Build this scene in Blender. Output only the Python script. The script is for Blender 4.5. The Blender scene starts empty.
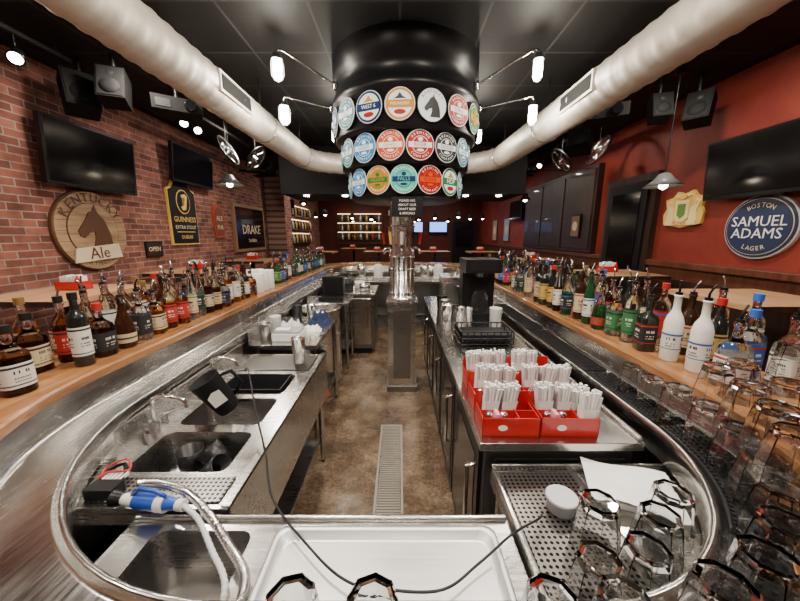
import bpy, math, random
from mathutils import Matrix, Vector
random.seed(7)
S=bpy.context.scene
COL=S.collection
pi=math.pi
# ---------------------------------------------------------------- materials
MATS={}
def mat(name,c=(.5,.5,.5),rough=.5,metal=0,trans=0,em=None,es=0,ior=1.45,coat=0,spec=.5):
    if name in MATS: return MATS[name]
    m=bpy.data.materials.new(name); m.use_nodes=True
    b=m.node_tree.nodes['Principled BSDF']
    b.inputs['Base Color'].default_value=(*c,1); b.inputs['Roughness'].default_value=rough
    b.inputs['Metallic'].default_value=metal; b.inputs['Transmission Weight'].default_value=trans
    b.inputs['IOR'].default_value=ior; b.inputs['Coat Weight'].default_value=coat
    b.inputs['Specular IOR Level'].default_value=spec
    if em: b.inputs['Emission Color'].default_value=(*em,1); b.inputs['Emission Strength'].default_value=es
    m.diffuse_color=(*c,1)
    MATS[name]=m; return m
def nodes(m):
    nt=m.node_tree; return nt,nt.nodes,nt.links,nt.nodes['Principled BSDF']
def coord(nt,order='xyz',scale=(1,1,1)):
    tc=nt.nodes.new('ShaderNodeNewGeometry')
    sp=nt.nodes.new('ShaderNodeSeparateXYZ'); nt.links.new(tc.outputs['Position'],sp.inputs[0])
    cb=nt.nodes.new('ShaderNodeCombineXYZ')
    for i,ch in enumerate(order):
        if ch!='0': nt.links.new(sp.outputs['xyz'.index(ch)],cb.inputs[i])
    mp=nt.nodes.new('ShaderNodeMapping'); mp.inputs['Scale'].default_value=scale
    nt.links.new(cb.outputs[0],mp.inputs[0]); return mp.outputs[0]
def noise(nt,vec,scale,detail=4,rough=.6):
    n=nt.nodes.new('ShaderNodeTexNoise'); n.inputs['Scale'].default_value=scale
    n.inputs['Detail'].default_value=detail; n.inputs['Roughness'].default_value=rough
    nt.links.new(vec,n.inputs['Vector']); return n.outputs[0]
def ramp(nt,fac,stops):
    r=nt.nodes.new('ShaderNodeValToRGB'); e=r.color_ramp.elements
    while len(e)<len(stops): e.new(.5)
    for i,(p,c) in enumerate(stops): e[i].position=p; e[i].color=(*c,1)
    nt.links.new(fac,r.inputs[0]); return r.outputs[0]
def bump(nt,h,b,st=.3,dist=.01):
    bp=nt.nodes.new('ShaderNodeBump'); bp.inputs['Strength'].default_value=st; bp.inputs['Distance'].default_value=dist
    nt.links.new(h,bp.inputs['Height']); nt.links.new(bp.outputs[0],b.inputs['Normal'])
def steel_mat(name,c,r0,r1,order='xyz',sc=(3,40,40),bs=.015):
    m=mat(name,c,.3,1); nt,N,L,b=nodes(m)
    v=coord(nt,order,sc); n=noise(nt,v,3,5)
    v2=coord(nt,'xyz',(1,1,1)); n2=noise(nt,v2,4,3)
    mx=nt.nodes.new('ShaderNodeMath'); mx.operation='ADD'; L.new(n,mx.inputs[0]); L.new(n2,mx.inputs[1])
    mr=nt.nodes.new('ShaderNodeMapRange'); mr.inputs[1].default_value=.7; mr.inputs[2].default_value=1.3
    mr.inputs[3].default_value=r0; mr.inputs[4].default_value=r1
    L.new(mx.outputs[0],mr.inputs[0]); L.new(mr.outputs[0],b.inputs['Roughness'])
    bump(nt,n2,b,bs*6,.01); return m
steel=steel_mat('brushed_steel',(.60,.59,.57),.16,.32)
steelY=steel_mat('brushed_steel_long',(.52,.51,.49),.14,.30,'yxz',(3,40,40))
steel_dk=steel_mat('dark_steel',(.30,.29,.28),.22,.42)  # darker, rougher steel tone; also lines the sink basins
galv=steel_mat('galvanised_duct',(.62,.57,.50),.42,.6,'xyz',(5,5,5),.03)
galv.node_tree.nodes['Principled BSDF'].inputs['Metallic'].default_value=.6
chrome=mat('chrome',(.8,.8,.8),.14,1)
black=mat('black_satin',(.007,.007,.008),.35,spec=.35)
blackm=mat('black_matte',(.007,.007,.007),.75,spec=.2)
rubber=mat('black_rubber',(.008,.008,.009),.5,spec=.35)
screen=mat('tv_screen',(.004,.004,.005),.15)
white=mat('white_paper',(.78,.77,.74),.7)
whitep=mat('white_plastic',(.62,.62,.60),.35)
redp=mat('red_enamel',(.46,.010,.010),.3,coat=.4)
gold=mat('gold_paint',(.72,.48,.12),.4)
cream=mat('cream_paint',(.70,.58,.40),.5)
navy=mat('navy_paint',(.015,.028,.075),.4)
brownp=mat('brown_paint',(.10,.04,.02),.5)
glass=mat('clear_glass',(.98,.99,.99),.015,trans=1,ior=1.45)
bulb=mat('lamp_glow',(1,.95,.85),.3,em=(1,.9,.74),es=45)
bulbs=mat('small_lamp_glow',(1,.9,.75),.3,em=(1,.84,.6),es=34)
warmstrip=mat('warm_strip_glow',(1,.8,.55),.4,em=(1,.72,.4),es=9)
blue_scr=mat('blue_screen',(.05,.1,.3),.3,em=(.15,.35,1),es=3)
def mk_brick():
    m=mat('brick_wall',(.4,.15,.1),.85,spec=.3); nt,N,L,b=nodes(m)
    v=coord(nt,'yz0'); t=nt.nodes.new('ShaderNodeTexBrick')
    t.inputs['Scale'].default_value=1; t.inputs['Brick Width'].default_value=.20; t.inputs['Row Height'].default_value=.066
    t.inputs['Mortar Size'].default_value=.006; t.inputs['Mortar Smooth'].default_value=.2
    t.inputs['Color1'].default_value=(.29,.112,.078,1); t.inputs['Color2'].default_value=(.12,.046,.036,1)
    t.inputs['Mortar'].default_value=(.27,.215,.19,1); t.inputs['Bias'].default_value=-.05
    L.new(v,t.inputs['Vector'])
    n=noise(nt,v,5,5); r=ramp(nt,n,[(.3,(.55,.52,.52)),(.7,(1.35,1.3,1.28))])
    mx=nt.nodes.new('ShaderNodeMixRGB'); mx.blend_type='MULTIPLY'; mx.inputs[0].default_value=1
    L.new(t.outputs['Color'],mx.inputs[1]); L.new(r,mx.inputs[2]); L.new(mx.outputs[0],b.inputs['Base Color'])
    inv=nt.nodes.new('ShaderNodeMath'); inv.operation='SUBTRACT'; inv.inputs[0].default_value=1
    L.new(t.outputs['Fac'],inv.inputs[1]); bump(nt,inv.outputs[0],b,.6,.01); return m
brick=mk_brick()
def mk_ceiling():
    m=mat('black_ceiling_tile',(.01,.01,.01),.55,spec=.25); nt,N,L,b=nodes(m)
    v=coord(nt,'xy0'); t=nt.nodes.new('ShaderNodeTexBrick'); t.offset=0
    t.inputs['Scale'].default_value=1; t.inputs['Brick Width'].default_value=.61; t.inputs['Row Height'].default_value=.61
    t.inputs['Mortar Size'].default_value=.010; t.inputs['Color1'].default_value=(.006,.0058,.0055,1); t.inputs['Color2'].default_value=(.010,.0095,.009,1)
    t.inputs['Mortar'].default_value=(.034,.033,.032,1); L.new(v,t.inputs['Vector']); L.new(t.outputs['Color'],b.inputs['Base Color'])
    n=noise(nt,v,60,3); bump(nt,n,b,.3,.003); return m
ceilm=mk_ceiling()
def mk_floor():
    m=mat('sealed_brown_concrete',(.2,.13,.08),.25); nt,N,L,b=nodes(m)
    v=coord(nt); n=noise(nt,v,3.2,9,.72)
    c=ramp(nt,n,[(.32,(.055,.036,.024)),(.48,(.13,.088,.056)),(.56,(.19,.135,.088)),(.70,(.31,.235,.165))])
    n3=noise(nt,v,45,4,.7); r3=ramp(nt,n3,[(.4,(.65,.65,.65)),(.6,(1.22,1.2,1.18))])
    mx=nt.nodes.new('ShaderNodeMixRGB'); mx.blend_type='MULTIPLY'; mx.inputs[0].default_value=1
    L.new(c,mx.inputs[1]); L.new(r3,mx.inputs[2]); L.new(mx.outputs[0],b.inputs['Base Color'])
    n2=noise(nt,v,5,4); mr=nt.nodes.new('ShaderNodeMapRange'); mr.inputs[1].default_value=.3; mr.inputs[2].default_value=.7; mr.inputs[3].default_value=.06; mr.inputs[4].default_value=.36
    L.new(n2,mr.inputs[0]); L.new(mr.outputs[0],b.inputs['Roughness']); bump(nt,n2,b,.12,.01); return m
floorm=mk_floor()
def wood_mat(name,c0,c1,c2,rough=.35,sc=(26,2.2,26),coat=.3):
    m=mat(name,c1,rough,coat=coat); nt,N,L,b=nodes(m)
    v=coord(nt,'xyz',sc); n=noise(nt,v,1,6,.6)
    L.new(ramp(nt,n,[(.3,c0),(.5,c1),(.72,c2)]),b.inputs['Base Color']); return m
woodbar=wood_mat('varnished_oak_bar',(.16,.068,.024),(.29,.13,.048),(.40,.205,.085),.26)
wooddk=wood_mat('dark_wood_panel',(.012,.006,.004),(.026,.012,.008),(.045,.022,.013),.45,(20,20,2),.1)
woodtab=wood_mat('pine_table_top',(.36,.19,.09),(.52,.30,.15),(.64,.41,.23))
woodsign=wood_mat('sign_wood',(.22,.13,.07),(.36,.23,.13),(.46,.31,.19),.5,(2,3,30),.1)
wains=wood_mat('wainscot_wood',(.05,.014,.007),(.09,.028,.013),(.12,.042,.02),.4,(3,22,2),.1)
def mk_red(name,c0,c1):
    m=mat(name,c0,.6,spec=.3); nt,N,L,b=nodes(m)
    v=coord(nt); n=noise(nt,v,1.8,5); L.new(ramp(nt,n,[(.3,c0),(.7,c1)]),b.inputs['Base Color']); return m
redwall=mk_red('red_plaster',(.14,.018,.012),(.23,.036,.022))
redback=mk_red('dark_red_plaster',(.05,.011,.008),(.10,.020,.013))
def mk_perf():
    m=mat('perforated_steel',(.5,.5,.49),.3,1); nt,N,L,b=nodes(m)
    v=coord(nt,'xy0',(60,60,1))
    f=nt.nodes.new('ShaderNodeVectorMath'); f.operation='FRACTION'; L.new(v,f.inputs[0])
    d=nt.nodes.new('ShaderNodeVectorMath'); d.operation='DISTANCE'; d.inputs[1].default_value=(.5,.5,0); L.new(f.outputs[0],d.inputs[0])
    L.new(ramp(nt,d.outputs['Value'],[(.28,(.01,.01,.01)),(.32,(.25,.24,.23))]),b.inputs['Base Color']); return m
perf=mk_perf()
# ---------------------------------------------------------------- builder
FONTC={}
def fontmesh(s):
    if s in FONTC: return FONTC[s]
    cu=bpy.data.curves.new('t','FONT'); cu.body=s; cu.size=1; cu.align_x='CENTER'; cu.align_y='CENTER'; cu.extrude=.02; cu.resolution_u=2
    o=bpy.data.objects.new('t',cu); COL.objects.link(o); dg=bpy.context.evaluated_depsgraph_get(); dg.update()
    me=bpy.data.meshes.new_from_object(o.evaluated_get(dg))
    r=([tuple(v.co) for v in me.vertices],[tuple(p.vertices) for p in me.polygons])
    bpy.data.objects.remove(o); bpy.data.curves.remove(cu); bpy.data.meshes.remove(me)
    FONTC[s]=r; return r
def T(x,y,z): return Matrix.Translation((x,y,z))
def R(a,ax='Z'): return Matrix.Rotation(a,4,ax)
def frame(o,x,y,z):
    return Matrix(((x[0],y[0],z[0],o[0]),(x[1],y[1],z[1],o[1]),(x[2],y[2],z[2],o[2]),(0,0,0,1)))
def WL(y,z,x=-3.2): return frame((x,y,z),(0,1,0),(0,0,1),(1,0,0))
def WR(y,z,x=3.2): return frame((x,y,z),(0,-1,0),(0,0,1),(-1,0,0))
def WB(x,z,y=13): return frame((x,y,z),(1,0,0),(0,0,1),(0,-1,0))
class B:
    def __init__(s,M=None): s.v=[];s.f=[];s.fm=[];s.fs=[];s.m=[];s.M=M or Matrix()
    def mi(s,m):
        if m not in s.m: s.m.append(m)
        return s.m.index(m)
    def add(s,vs,fs,m,sm=False,M=None):
        X=s.M@M if M is not None else s.M
        o=len(s.v); s.v+=[tuple(X@Vector(v)) for v in vs]; k=s.mi(m)
        for f in fs: s.f.append([i+o for i in f]); s.fm.append(k); s.fs.append(sm)
        return s
    def box(s,x0,x1,y0,y1,z0,z1,m,M=None):
        vs=[(x,y,z) for z in(z0,z1) for y in(y0,y1) for x in(x0,x1)]
        return s.add(vs,[(0,2,3,1),(4,5,7,6),(0,1,5,4),(2,6,7,3),(0,4,6,2),(1,3,7,5)],m,False,M)
    def cbox(s,cx,cy,cz,w,d,h,m,M=None):
        return s.box(cx-w/2,cx+w/2,cy-d/2,cy+d/2,cz-h/2,cz+h/2,m,M)
    def lathe(s,prof,m,n=20,M=None,sm=True,mf=None):
        vs=[];rows=[]
        for p in prof:
            r,z=p[0],p[1]; q=p[2] if len(p)>2 else 2
            if r<=1e-6: rows.append([len(vs)]); vs.append((0,0,z)); continue
            row=[]
            for i in range(n):
                a=2*pi*(i+.5)/n; c,d=math.cos(a),math.sin(a)
                k=(abs(c)**q+abs(d)**q)**(-1/q) if q!=2 else 1
                row.append(len(vs)); vs.append((r*k*c,r*k*d,z))
            rows.append(row)
        groups={}
        for j in range(len(rows)-1):
            a,b=rows[j],rows[j+1]
            mm=mf(j,prof) if mf else m
            g=groups.setdefault(mm,[])
            if len(a)==1 and len(b)==1: continue
            for i in range(n):
                k=(i+1)%n
                if len(a)==1: g.append((a[0],b[k],b[i]))
                elif len(b)==1: g.append((a[i],a[k],b[0]))
                else: g.append((a[i],a[k],b[k],b[i]))
        X=s.M@M if M is not None else s.M
        o=len(s.v); s.v+=[tuple(X@Vector(v)) for v in vs]
        for mm,g in groups.items():
            k=s.mi(mm)
            for f in g: s.f.append([i+o for i in f]); s.fm.append(k); s.fs.append(sm)
        return s
    def cyl(s,cx,cy,z0,z1,r,m,n=20,r2=None,M=None,sm=True):
        r2=r if r2 is None else r2
        X=(M or Matrix())@T(cx,cy,0)
        s.lathe([(0,z0),(r,z0)],m,n,X,False); s.lathe([(r,z0),(r2,z1)],m,n,X,sm); s.lathe([(r2,z1),(0,z1)],m,n,X,False); return s
    def rod(s,a,b,r,m,n=10,r2=None):
        a=Vector(a);b=Vector(b);d=b-a;q=d.to_track_quat('Z','Y').to_matrix().to_4x4()
        return s.cyl(0,0,0,d.length,r,m,n,r2,M=Matrix.Translation(a)@q)
    def tube(s,pts,r,m,n=10,rf=None,caps=True):
        P=[Vector(p) for p in pts]; vs=[];fs=[]
        up=Vector((0,0,1)); prev=None
        for i,p in enumerate(P):
            t=(P[min(i+1,len(P)-1)]-P[max(i-1,0)]).normalized()
            if prev is None:
                x=t.cross(up)
                if x.length<.01: x=t.cross(Vector((1,0,0)))
            else: x=prev-t*prev.dot(t)
            x.normalize(); prev=x; y=t.cross(x)
            rr=rf(i) if rf else r
            for k in range(n):
                a=2*pi*k/n; vs.append(tuple(p+x*rr*math.cos(a)+y*rr*math.sin(a)))
        for i in range(len(P)-1):
            for k in range(n):
                k2=(k+1)%n; fs.append((i*n+k,i*n+k2,(i+1)*n+k2,(i+1)*n+k))
        if caps: fs.append(tuple(range(n-1,-1,-1))); fs.append(tuple((len(P)-1)*n+k for k in range(n)))
        return s.add(vs,fs,m,True)
    def prism(s,pts,z0,z1,m,M=None):
        n=len(pts); vs=[(x,y,z0) for x,y in pts]+[(x,y,z1) for x,y in pts]
        fs=[tuple(range(n-1,-1,-1)),tuple(range(n,2*n))]+[(i,(i+1)%n,n+(i+1)%n,n+i) for i in range(n)]
        return s.add(vs,fs,m,False,M)
    def oval(s,rx,ry,z0,z1,m,n=40,M=None,cx=0,cy=0):
        return s.prism([(cx+rx*math.cos(2*pi*i/n),cy+ry*math.sin(2*pi*i/n)) for i in range(n)],z0,z1,m,M)
    def text(s,t,size,m,x=0,y=0,z=0,M=None,rot=0,sx=1):
        v,f=fontmesh(t); X=(M or Matrix())@T(x,y,z)@R(rot)@Matrix.Diagonal((size*sx,size,size*.3,1))
        return s.add(v,f,m,False,X)
    def arctext(s,t,size,m,rad,z,mid=pi/2,step=.2,M=None,flip=False,ry=None):
        ry=ry or rad; n=len(t)
        for i,ch in enumerate(t):
            if ch==' ': continue
            a=mid-(i-(n-1)/2)*step*(-1 if flip else 1)
            s.text(ch,size,m,rad*math.cos(a),ry*math.sin(a),z,M,(a+pi/2) if flip else (a-pi/2))
    def rings(s,loops,m,sm=False):
        n=len(loops[0]); vs=[p for l in loops for p in l]; fs=[]
        for j in range(len(loops)-1):
            for i in range(n):
                k=(i+1)%n; fs.append((j*n+i,j*n+k,(j+1)*n+k,(j+1)*n+i))
        return s.add(vs,fs,m,sm)
    def plate(s,x0,x1,y0,y1,z,holes,m,th=.04,mi=None):
        mi=mi or m
        xs=sorted({x0,x1,*[h[0] for h in holes],*[h[1] for h in holes]}); ys=sorted({y0,y1,*[h[2] for h in holes],*[h[3] for h in holes]})
        for i in range(len(xs)-1):
            for j in range(len(ys)-1):
                cx=(xs[i]+xs[i+1])/2; cy=(ys[j]+ys[j+1])/2
                if any(h[0]<cx<h[1] and h[2]<cy<h[3] for h in holes): continue
                s.add([(xs[i],ys[j],z),(xs[i+1],ys[j],z),(xs[i+1],ys[j+1],z),(xs[i],ys[j+1],z)],[(0,1,2,3)],m)
        for (a,b,c,d) in [(x0,x1,y0,y0),(x1,x1,y0,y1),(x1,x0,y1,y1),(x0,x0,y1,y0)]:
            s.add([(a,c,z-th),(b,d,z-th),(b,d,z),(a,c,z)],[(0,1,2,3)],m)
        for h in holes:
            dp=h[4]
            def RL(e,zz,r):
                o=[]; X0,X1,Y0,Y1=h[0]+e,h[1]-e,h[2]+e,h[3]-e
                for cx,cy,a0 in((X1-r,Y0+r,-pi/2),(X1-r,Y1-r,0),(X0+r,Y1-r,pi/2),(X0+r,Y0+r,pi)):
                    for i in range(5): a=a0+i/4*pi/2; o.append((cx+r*math.cos(a),cy+r*math.sin(a),zz))
                return o
            L=[RL(0,z+.0005,.004),RL(.006,z+.0006,.035),RL(.010,z-.012,.04),RL(.018,z-dp+.03,.045),RL(.026,z-dp+.01,.045),RL(.05,z-dp,.04)]
            s.rings(L[:2],m,False); s.rings(L[1:],mi,True); s.add(L[-1],[tuple(range(20))],mi)
            cx=(h[0]+h[1])/2; cy=(h[2]+h[3])/2; s.cyl(cx,cy,z-dp,z-dp+.004,.035,chrome); s.cyl(cx,cy,z-dp+.004,z-dp+.006,.02,black)
        return s
    def obj(s,name,bev=0,origin=None):
        xs=[v[0] for v in s.v];ys=[v[1] for v in s.v];zs=[v[2] for v in s.v]
        o=origin or ((min(xs)+max(xs))/2,(min(ys)+max(ys))/2,min(zs))
        me=bpy.data.meshes.new(name); me.from_pydata([(a-o[0],b-o[1],c-o[2]) for a,b,c in s.v],[],s.f)
        for m in s.m: me.materials.append(m)
        me.polygons.foreach_set('material_index',s.fm); me.polygons.foreach_set('use_smooth',s.fs); me.update()
        ob=bpy.data.objects.new(name,me); ob.location=o; COL.objects.link(ob)
        if bev:
            md=ob.modifiers.new('bevel','BEVEL'); md.width=bev; md.segments=2; md.limit_method='ANGLE'; md.angle_limit=.9
        return ob
def inst(ob,name,loc,rz=0):
    o=bpy.data.objects.new(name,ob.data); o.location=loc; o.rotation_euler=(0,0,rz); COL.objects.link(o); return o
# ---------------------------------------------------------------- room
CZ=3.15
B().box(-3.3,3.3,-2.1,13.1,-.1,0,floorm).obj('floor')
B().box(-3.3,3.3,-2.1,13.1,CZ,CZ+.1,ceilm).obj('ceiling')
B().box(-3.3,-3.2,-2,13,0,CZ,brick).obj('wall_left')
B().box(3.2,3.3,-2,13,0,CZ,redwall).obj('wall_right')
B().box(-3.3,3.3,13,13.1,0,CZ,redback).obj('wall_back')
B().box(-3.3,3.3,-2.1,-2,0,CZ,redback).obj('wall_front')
b=B()
for ya,yb in((-2,4.09),(5.06,13)):
    b.box(3.16,3.2,ya,yb,0,1.28,wains); y=ya+.1
    while y+.7<yb: b.box(3.15,3.16,y+.05,y+.62,.2,1.15,wooddk); y+=.72
b.obj('trim_1')
b=B()
for ya,yb in((-2,4.09),(5.06,13)): b.box(3.12,3.2,ya,yb,1.28,1.35,wains)
b.obj('trim_2',.01)
B().box(-3.2,-3.17,-2,13,0,.14,wooddk).obj('baseboard_left')
b=B().box(3.13,3.2,4.1,5.05,0,2.42,wooddk); b.box(3.1,3.13,4.2,4.95,.02,2.32,black)
b.box(3.09,3.1,4.3,4.85,1.2,2.2,screen); b.box(3.09,3.1,4.3,4.85,.2,1.05,blackm); b.rod((3.06,4.3,1.0),(3.06,4.3,1.25),.012,chrome)
b.obj('door_1')
b=B().box(3.1,3.2,5.3,8.2,1.36,2.75,wooddk)
for y in(5.35,6.3,7.25): b.box(3.085,3.1,y,y+.85,1.42,2.68,wooddk)
b.obj('wood_wall_panel',.01)
# ---------------------------------------------------------------- ceiling soffit
b=B().box(-2.1,2.2,5.9,7.2,2.36,CZ,blackm)
for x in(-1.7,-1.0,-.3,.5,1.2,1.8): b.cyl(x,6.1,2.34,2.36,.05,bulbs)
b.obj('ceiling_soffit')
# ---------------------------------------------------------------- ducts
def duct(side,xa,xb):
    pts=[]; ya=-1.4; yb=4.7
    n=int((yb-ya)/.025)
    for i in range(n): t=i/n; pts.append((xa+(xb-xa)*t,ya+(yb-ya)*t,2.72))
    R0=.55; cx=xb-side*R0
    for i in range(1,22):
        a=i/21*pi/2*.8; pts.append((cx+side*R0*math.cos(a),yb+R0*math.sin(a),2.72))
    e=Vector(pts[-1]); d=(e-Vector(pts[-2])).normalized()
    for i in range(1,22): pts.append(tuple(e+d*.03*i))
    rd=.143
    b=B().tube(pts,rd,galv,28,lambda i:rd+(.006 if i%5==0 else 0))
    for y in(2.75,):
        x=xa+(xb-xa)*(y-ya)/(yb-ya)
        b.box(x-side*(rd+.004),x-side*(rd+.008),y-.22,y+.22,2.67,2.77,blackm)
        b.box(x-side*(rd-.02),x-side*(rd+.004),y-.24,y+.24,2.65,2.79,galv)
    for y in(.9,3.5,4.7):
        x=xa+(xb-xa)*(y-ya)/(yb-ya); b.rod((x,y,2.87),(x,y,CZ),.006,black); b.tube([(x+.152*math.cos(a*pi/12),y,2.72+.152*math.sin(a*pi/12)) for a in range(25)],.005,steel_dk,6,caps=False)
    b.obj('ceiling_air_duct')
duct(-1,-1.50,-1.36); duct(1,1.66,1.42)
# ---------------------------------------------------------------- sign drum
DX,DY=.05,3.3
def em(name,c,s=.3): return mat(name,c,.45,em=c,es=s,spec=.2)
ew=em('disc_white',(.60,.66,.62),.42)
CC={'teal':em('disc_teal',(.005,.13,.16)),'navy':em('disc_navy',(.006,.02,.08)),'blk':mat('disc_black',(.008,.008,.008),.4),'gold':em('disc_gold',(.46,.20,.008)),
'red':em('disc_red',(.32,.006,.004)),'lb':em('disc_blue',(.01,.16,.38)),'or':em('disc_orange',(.52,.06,.002)),'grn':em('disc_green',(.01,.14,.03)),'w':ew,'mint':em('disc_mint',(.06,.38,.30),.35)}
HORSE=[(-.5,-.12),(-.46,-.25),(-.34,-.3),(-.18,-.16),(-.02,-.12),(-.02,-.3),(-.12,-.6),(.5,-.6),(.47,-.2),(.33,.2),(.14,.42),(.08,.6),(0,.44),(-.12,.4),(-.26,.18),(-.4,.02)]
b=B(T(DX,DY,0))
b.lathe([(0,1.97),(.50,1.97),(.515,1.99),(.515,2.22),(.57,2.225),(.58,2.24),(.58,2.46),(.64,2.465),(.65,2.48),(.65,2.74),(.67,2.75),(.67,2.80),(.64,2.82),(.64,2.95),(.66,2.96),(.66,CZ)],black,64)
rows=[(2.61,.655,17,-4.4,[('teal','w','OLD'),('w','navy','WEST 6'),('w','gold','FOUNDERS'),('w','blk','HORSE'),('red','w','STELLA'),('grn','gold','SPECIAL'),('navy','w','IPA')]),
 (2.345,.585,16,-12,[('teal','w','BLUE'),('lb','w','LIGHT'),('or','w',"DRAKE'S"),('red','w','RIVER'),('blk','w','GOOSE'),('teal','w','LAGER'),('navy','w','FAT')]),
 (2.10,.52,15,-2,[('lb','w','GOLD'),('gold','grn','YELLOW'),('mint','navy','FALLS'),('red','or','RHINE'),('w','grn','HOP'),('teal','w','SOUR')])]
for z,rad,N,a0,L in rows:
    for k in range(N):
        kk=(k if k<=N//2 else k-N)
        c1,c2,tx=L[(kk+2)%len(L)]
        a=math.radians(a0+kk*360/N); n=(math.sin(a),-math.cos(a),0)
        M=frame((n[0]*rad,n[1]*rad,z),(math.cos(a),math.sin(a),0),(0,0,1),n)
        r=.119
        b.oval(r,r,-.02,.012,black,32,M); b.oval(r-.005,r-.005,.012,.015,CC['w'],32,M)
        if tx=='HORSE':
            b.prism([(x*.13,y*.13) for x,y in HORSE],.017,.02,CC['blk'],M@T(0,-.005,0)); b.arctext('KENTUCKY',.03,CC['blk'],.094,.019,step=.27,M=M)
        elif c1=='w':
            b.oval(r-.010,r-.010,.015,.017,CC[c2],32,M); b.oval(r-.026,r-.026,.017,.019,CC['w'],32,M)
            b.box(-.094,.094,-.026,.026,.019,.022,CC[c2],M); b.text(tx,.15/max(4,len(tx))*1.5,CC['w'],0,0,.023,M)
            b.prism([(-.05,.035),(.05,.035),(.02,.05),(0,.078),(-.02,.05)],.019,.021,CC['gold' if c2!='gold' else 'blk'],M); b.oval(.045,.018,.019,.021,CC['red'],16,M,0,-.055)
        else:
            b.oval(r-.010,r-.010,.015,.017,CC[c1],32,M); b.arctext('BREWING',.026,CC['w'],.088,.018,step=.28,M=M); b.arctext('COMPANY',.026,CC['w'],.088,.018,mid=-pi/2,step=.28,flip=True,M=M)
            b.oval(.066,.066,.017,.019,CC[c2],28,M); b.oval(.062,.062,.019,.020,CC[c1],28,M)
            b.box(-.094,.094,-.02,.02,.020,.022,CC[c2],M); b.text(tx,.15/max(4,len(tx))*1.35,CC[c1],0,0,.023,M); b.oval(.02,.016,.020,.023,CC[c2],12,M,0,.04); b.oval(.03,.01,.020,.023,CC[c2],12,M,0,-.04)
b.obj('illuminated_beer_sign_drum')
def jar_lamp(x,y,z,ax,ay,az):
    b=B()
    d=Vector((x-ax,y-ay,0)).normalized()
    b.tube([(ax,ay,az),(x-d.x*.06,y-d.y*.06,z+.13),(x-d.x*.02,y-d.y*.02,z+.135),(x,y,z+.12),(x,y,z+.09)],.009,chrome,8)
    b.lathe([(0,-.0),(.035,0),(.035,.02),(0,.02)],chrome,20,Matrix.Translation((ax,ay,az))@Vector((x-ax,y-ay,0)).to_track_quat('Z','Y').to_matrix().to_4x4())
    b.cyl(x,y,z+.055,z+.1,.045,chrome,20,.03)
    b.lathe([(0,z-.075),(.026,z-.072),(.036,z-.055),(.038,z),(.036,z+.055)],bulb,16,T(x,y,0))
    for k in range(4):
        a=k*pi/2+.4; b.tube([(x+.048*math.cos(a)*f,y+.048*math.sin(a)*f,z+h) for f,h in((1,.06),(1,-.05),(.6,-.086),(0,-.092))],.0025,chrome,5)
    b.obj('jar_lamp')
    l=bpy.data.lights.new('jar_light','POINT'); l.energy=17; l.color=(1,.9,.78); l.shadow_soft_size=.04
    o=bpy.data.objects.new('jar_light',l); o.location=(x,y,z-.16); COL.objects.link(o)
for sx in(-1,1):
    jar_lamp(-.96 if sx<0 else 1.08,2.82,2.93,DX+sx*.60,3.04,2.90)
    jar_lamp(-1.02 if sx<0 else 1.17,3.10,2.70,DX+sx*.675,3.24,2.79)
    jar_lamp(-.80 if sx<0 else .97,4.3,2.86,DX+sx*.49,3.75,2.93)
def fill_can(x,y,e=28,c=(1,.89,.76)):  # ceiling cans with area lights, added to brighten the whole room
    b=B().lathe([(.05,CZ-.03),(.09,CZ-.03),(.1,CZ)],blackm,20,T(x,y,0)); b.cyl(x,y,CZ-.02,CZ-.012,.06,bulbs); b.obj('added_fill_downlight')
    l=bpy.data.lights.new('fill_light','AREA'); l.shape='DISK'; l.size=.14; l.energy=e; l.color=c
    o=bpy.data.objects.new('fill_light_beam',l); o.location=(x,y,CZ-.035); COL.objects.link(o)
for p in [(-.6,.5,36),(.6,.5,36),(0,-1.2,22),(-2.4,.8,32),(2.4,.8,28),(-.55,1.6,36),(.65,1.6,36),(-2.1,2.9,40),(2.3,2.9,30),(-2.1,5,34),(2.3,5,24),(0,4.8,26),(-1.8,8.3,30),(1.8,8.3,26),(0,9.5,24),(-1.5,11.5,24),(1.5,11.5,24)]: fill_can(*p)
# ---------------------------------------------------------------- column with taps
b=B()
b.box(-.125,.165,3.18,3.46,.02,.98,steel); b.box(-.14,.18,3.165,3.475,0,.06,steel_dk); b.box(-.14,.18,3.165,3.475,.955,.985,steel)
b.box(-.07,.11,3.176,3.18,.15,.9,steel_dk)
b.lathe([(.145,.985),(.145,1.02),(.125,1.03),(.125,1.94),(.14,1.95),(.14,1.98)],steel,32,T(.02,3.32,0))
for z in(1.05,1.3,1.42,1.72): b.lathe([(.125,z),(.133,z+.004),(.133,z+.016),(.125,z+.02)],chrome,32,T(.02,3.32,0))
for k in range(10):
    a=k*2*pi/10+.3; c,d=math.cos(a),math.sin(a); P=lambda r,z:(.02+r*c,3.32+r*d,z)
    b.tube([P(.12,1.52),P(.17,1.52),P(.185,1.50),P(.19,1.46)],.011,chrome,8); b.rod(P(.175,1.53),P(.185,1.56),.009,black); b.rod(P(.185,1.56),P(.195,1.68),.010,[black,redp,gold,white][k%4],8,.016)
for k in range(4):
    b.rod((-.06+k*.05,3.19,1.03),(-.06+k*.05,3.19,1.44),.006,black)
b.obj('beer_tap_column')
b=B(frame((.06,2.78,1.885),(1,0,0),(0,0,1),(0,-1,0)))
b.box(-.13,.13,-.085,.075,0,.008,black)
for i,t in enumerate(['PLEASE ASK','ABOUT OUR','DRAFT BEER','& SPECIALS']): b.text(t,.026,white,0,.045-i*.034,.009)
b.rod((-.1,.07,.0),(-.1,.085,.0),.003,chrome); b.rod((.1,.07,.0),(.1,.085,.0),.003,chrome)
b.obj('hanging_notice_sign')
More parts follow.
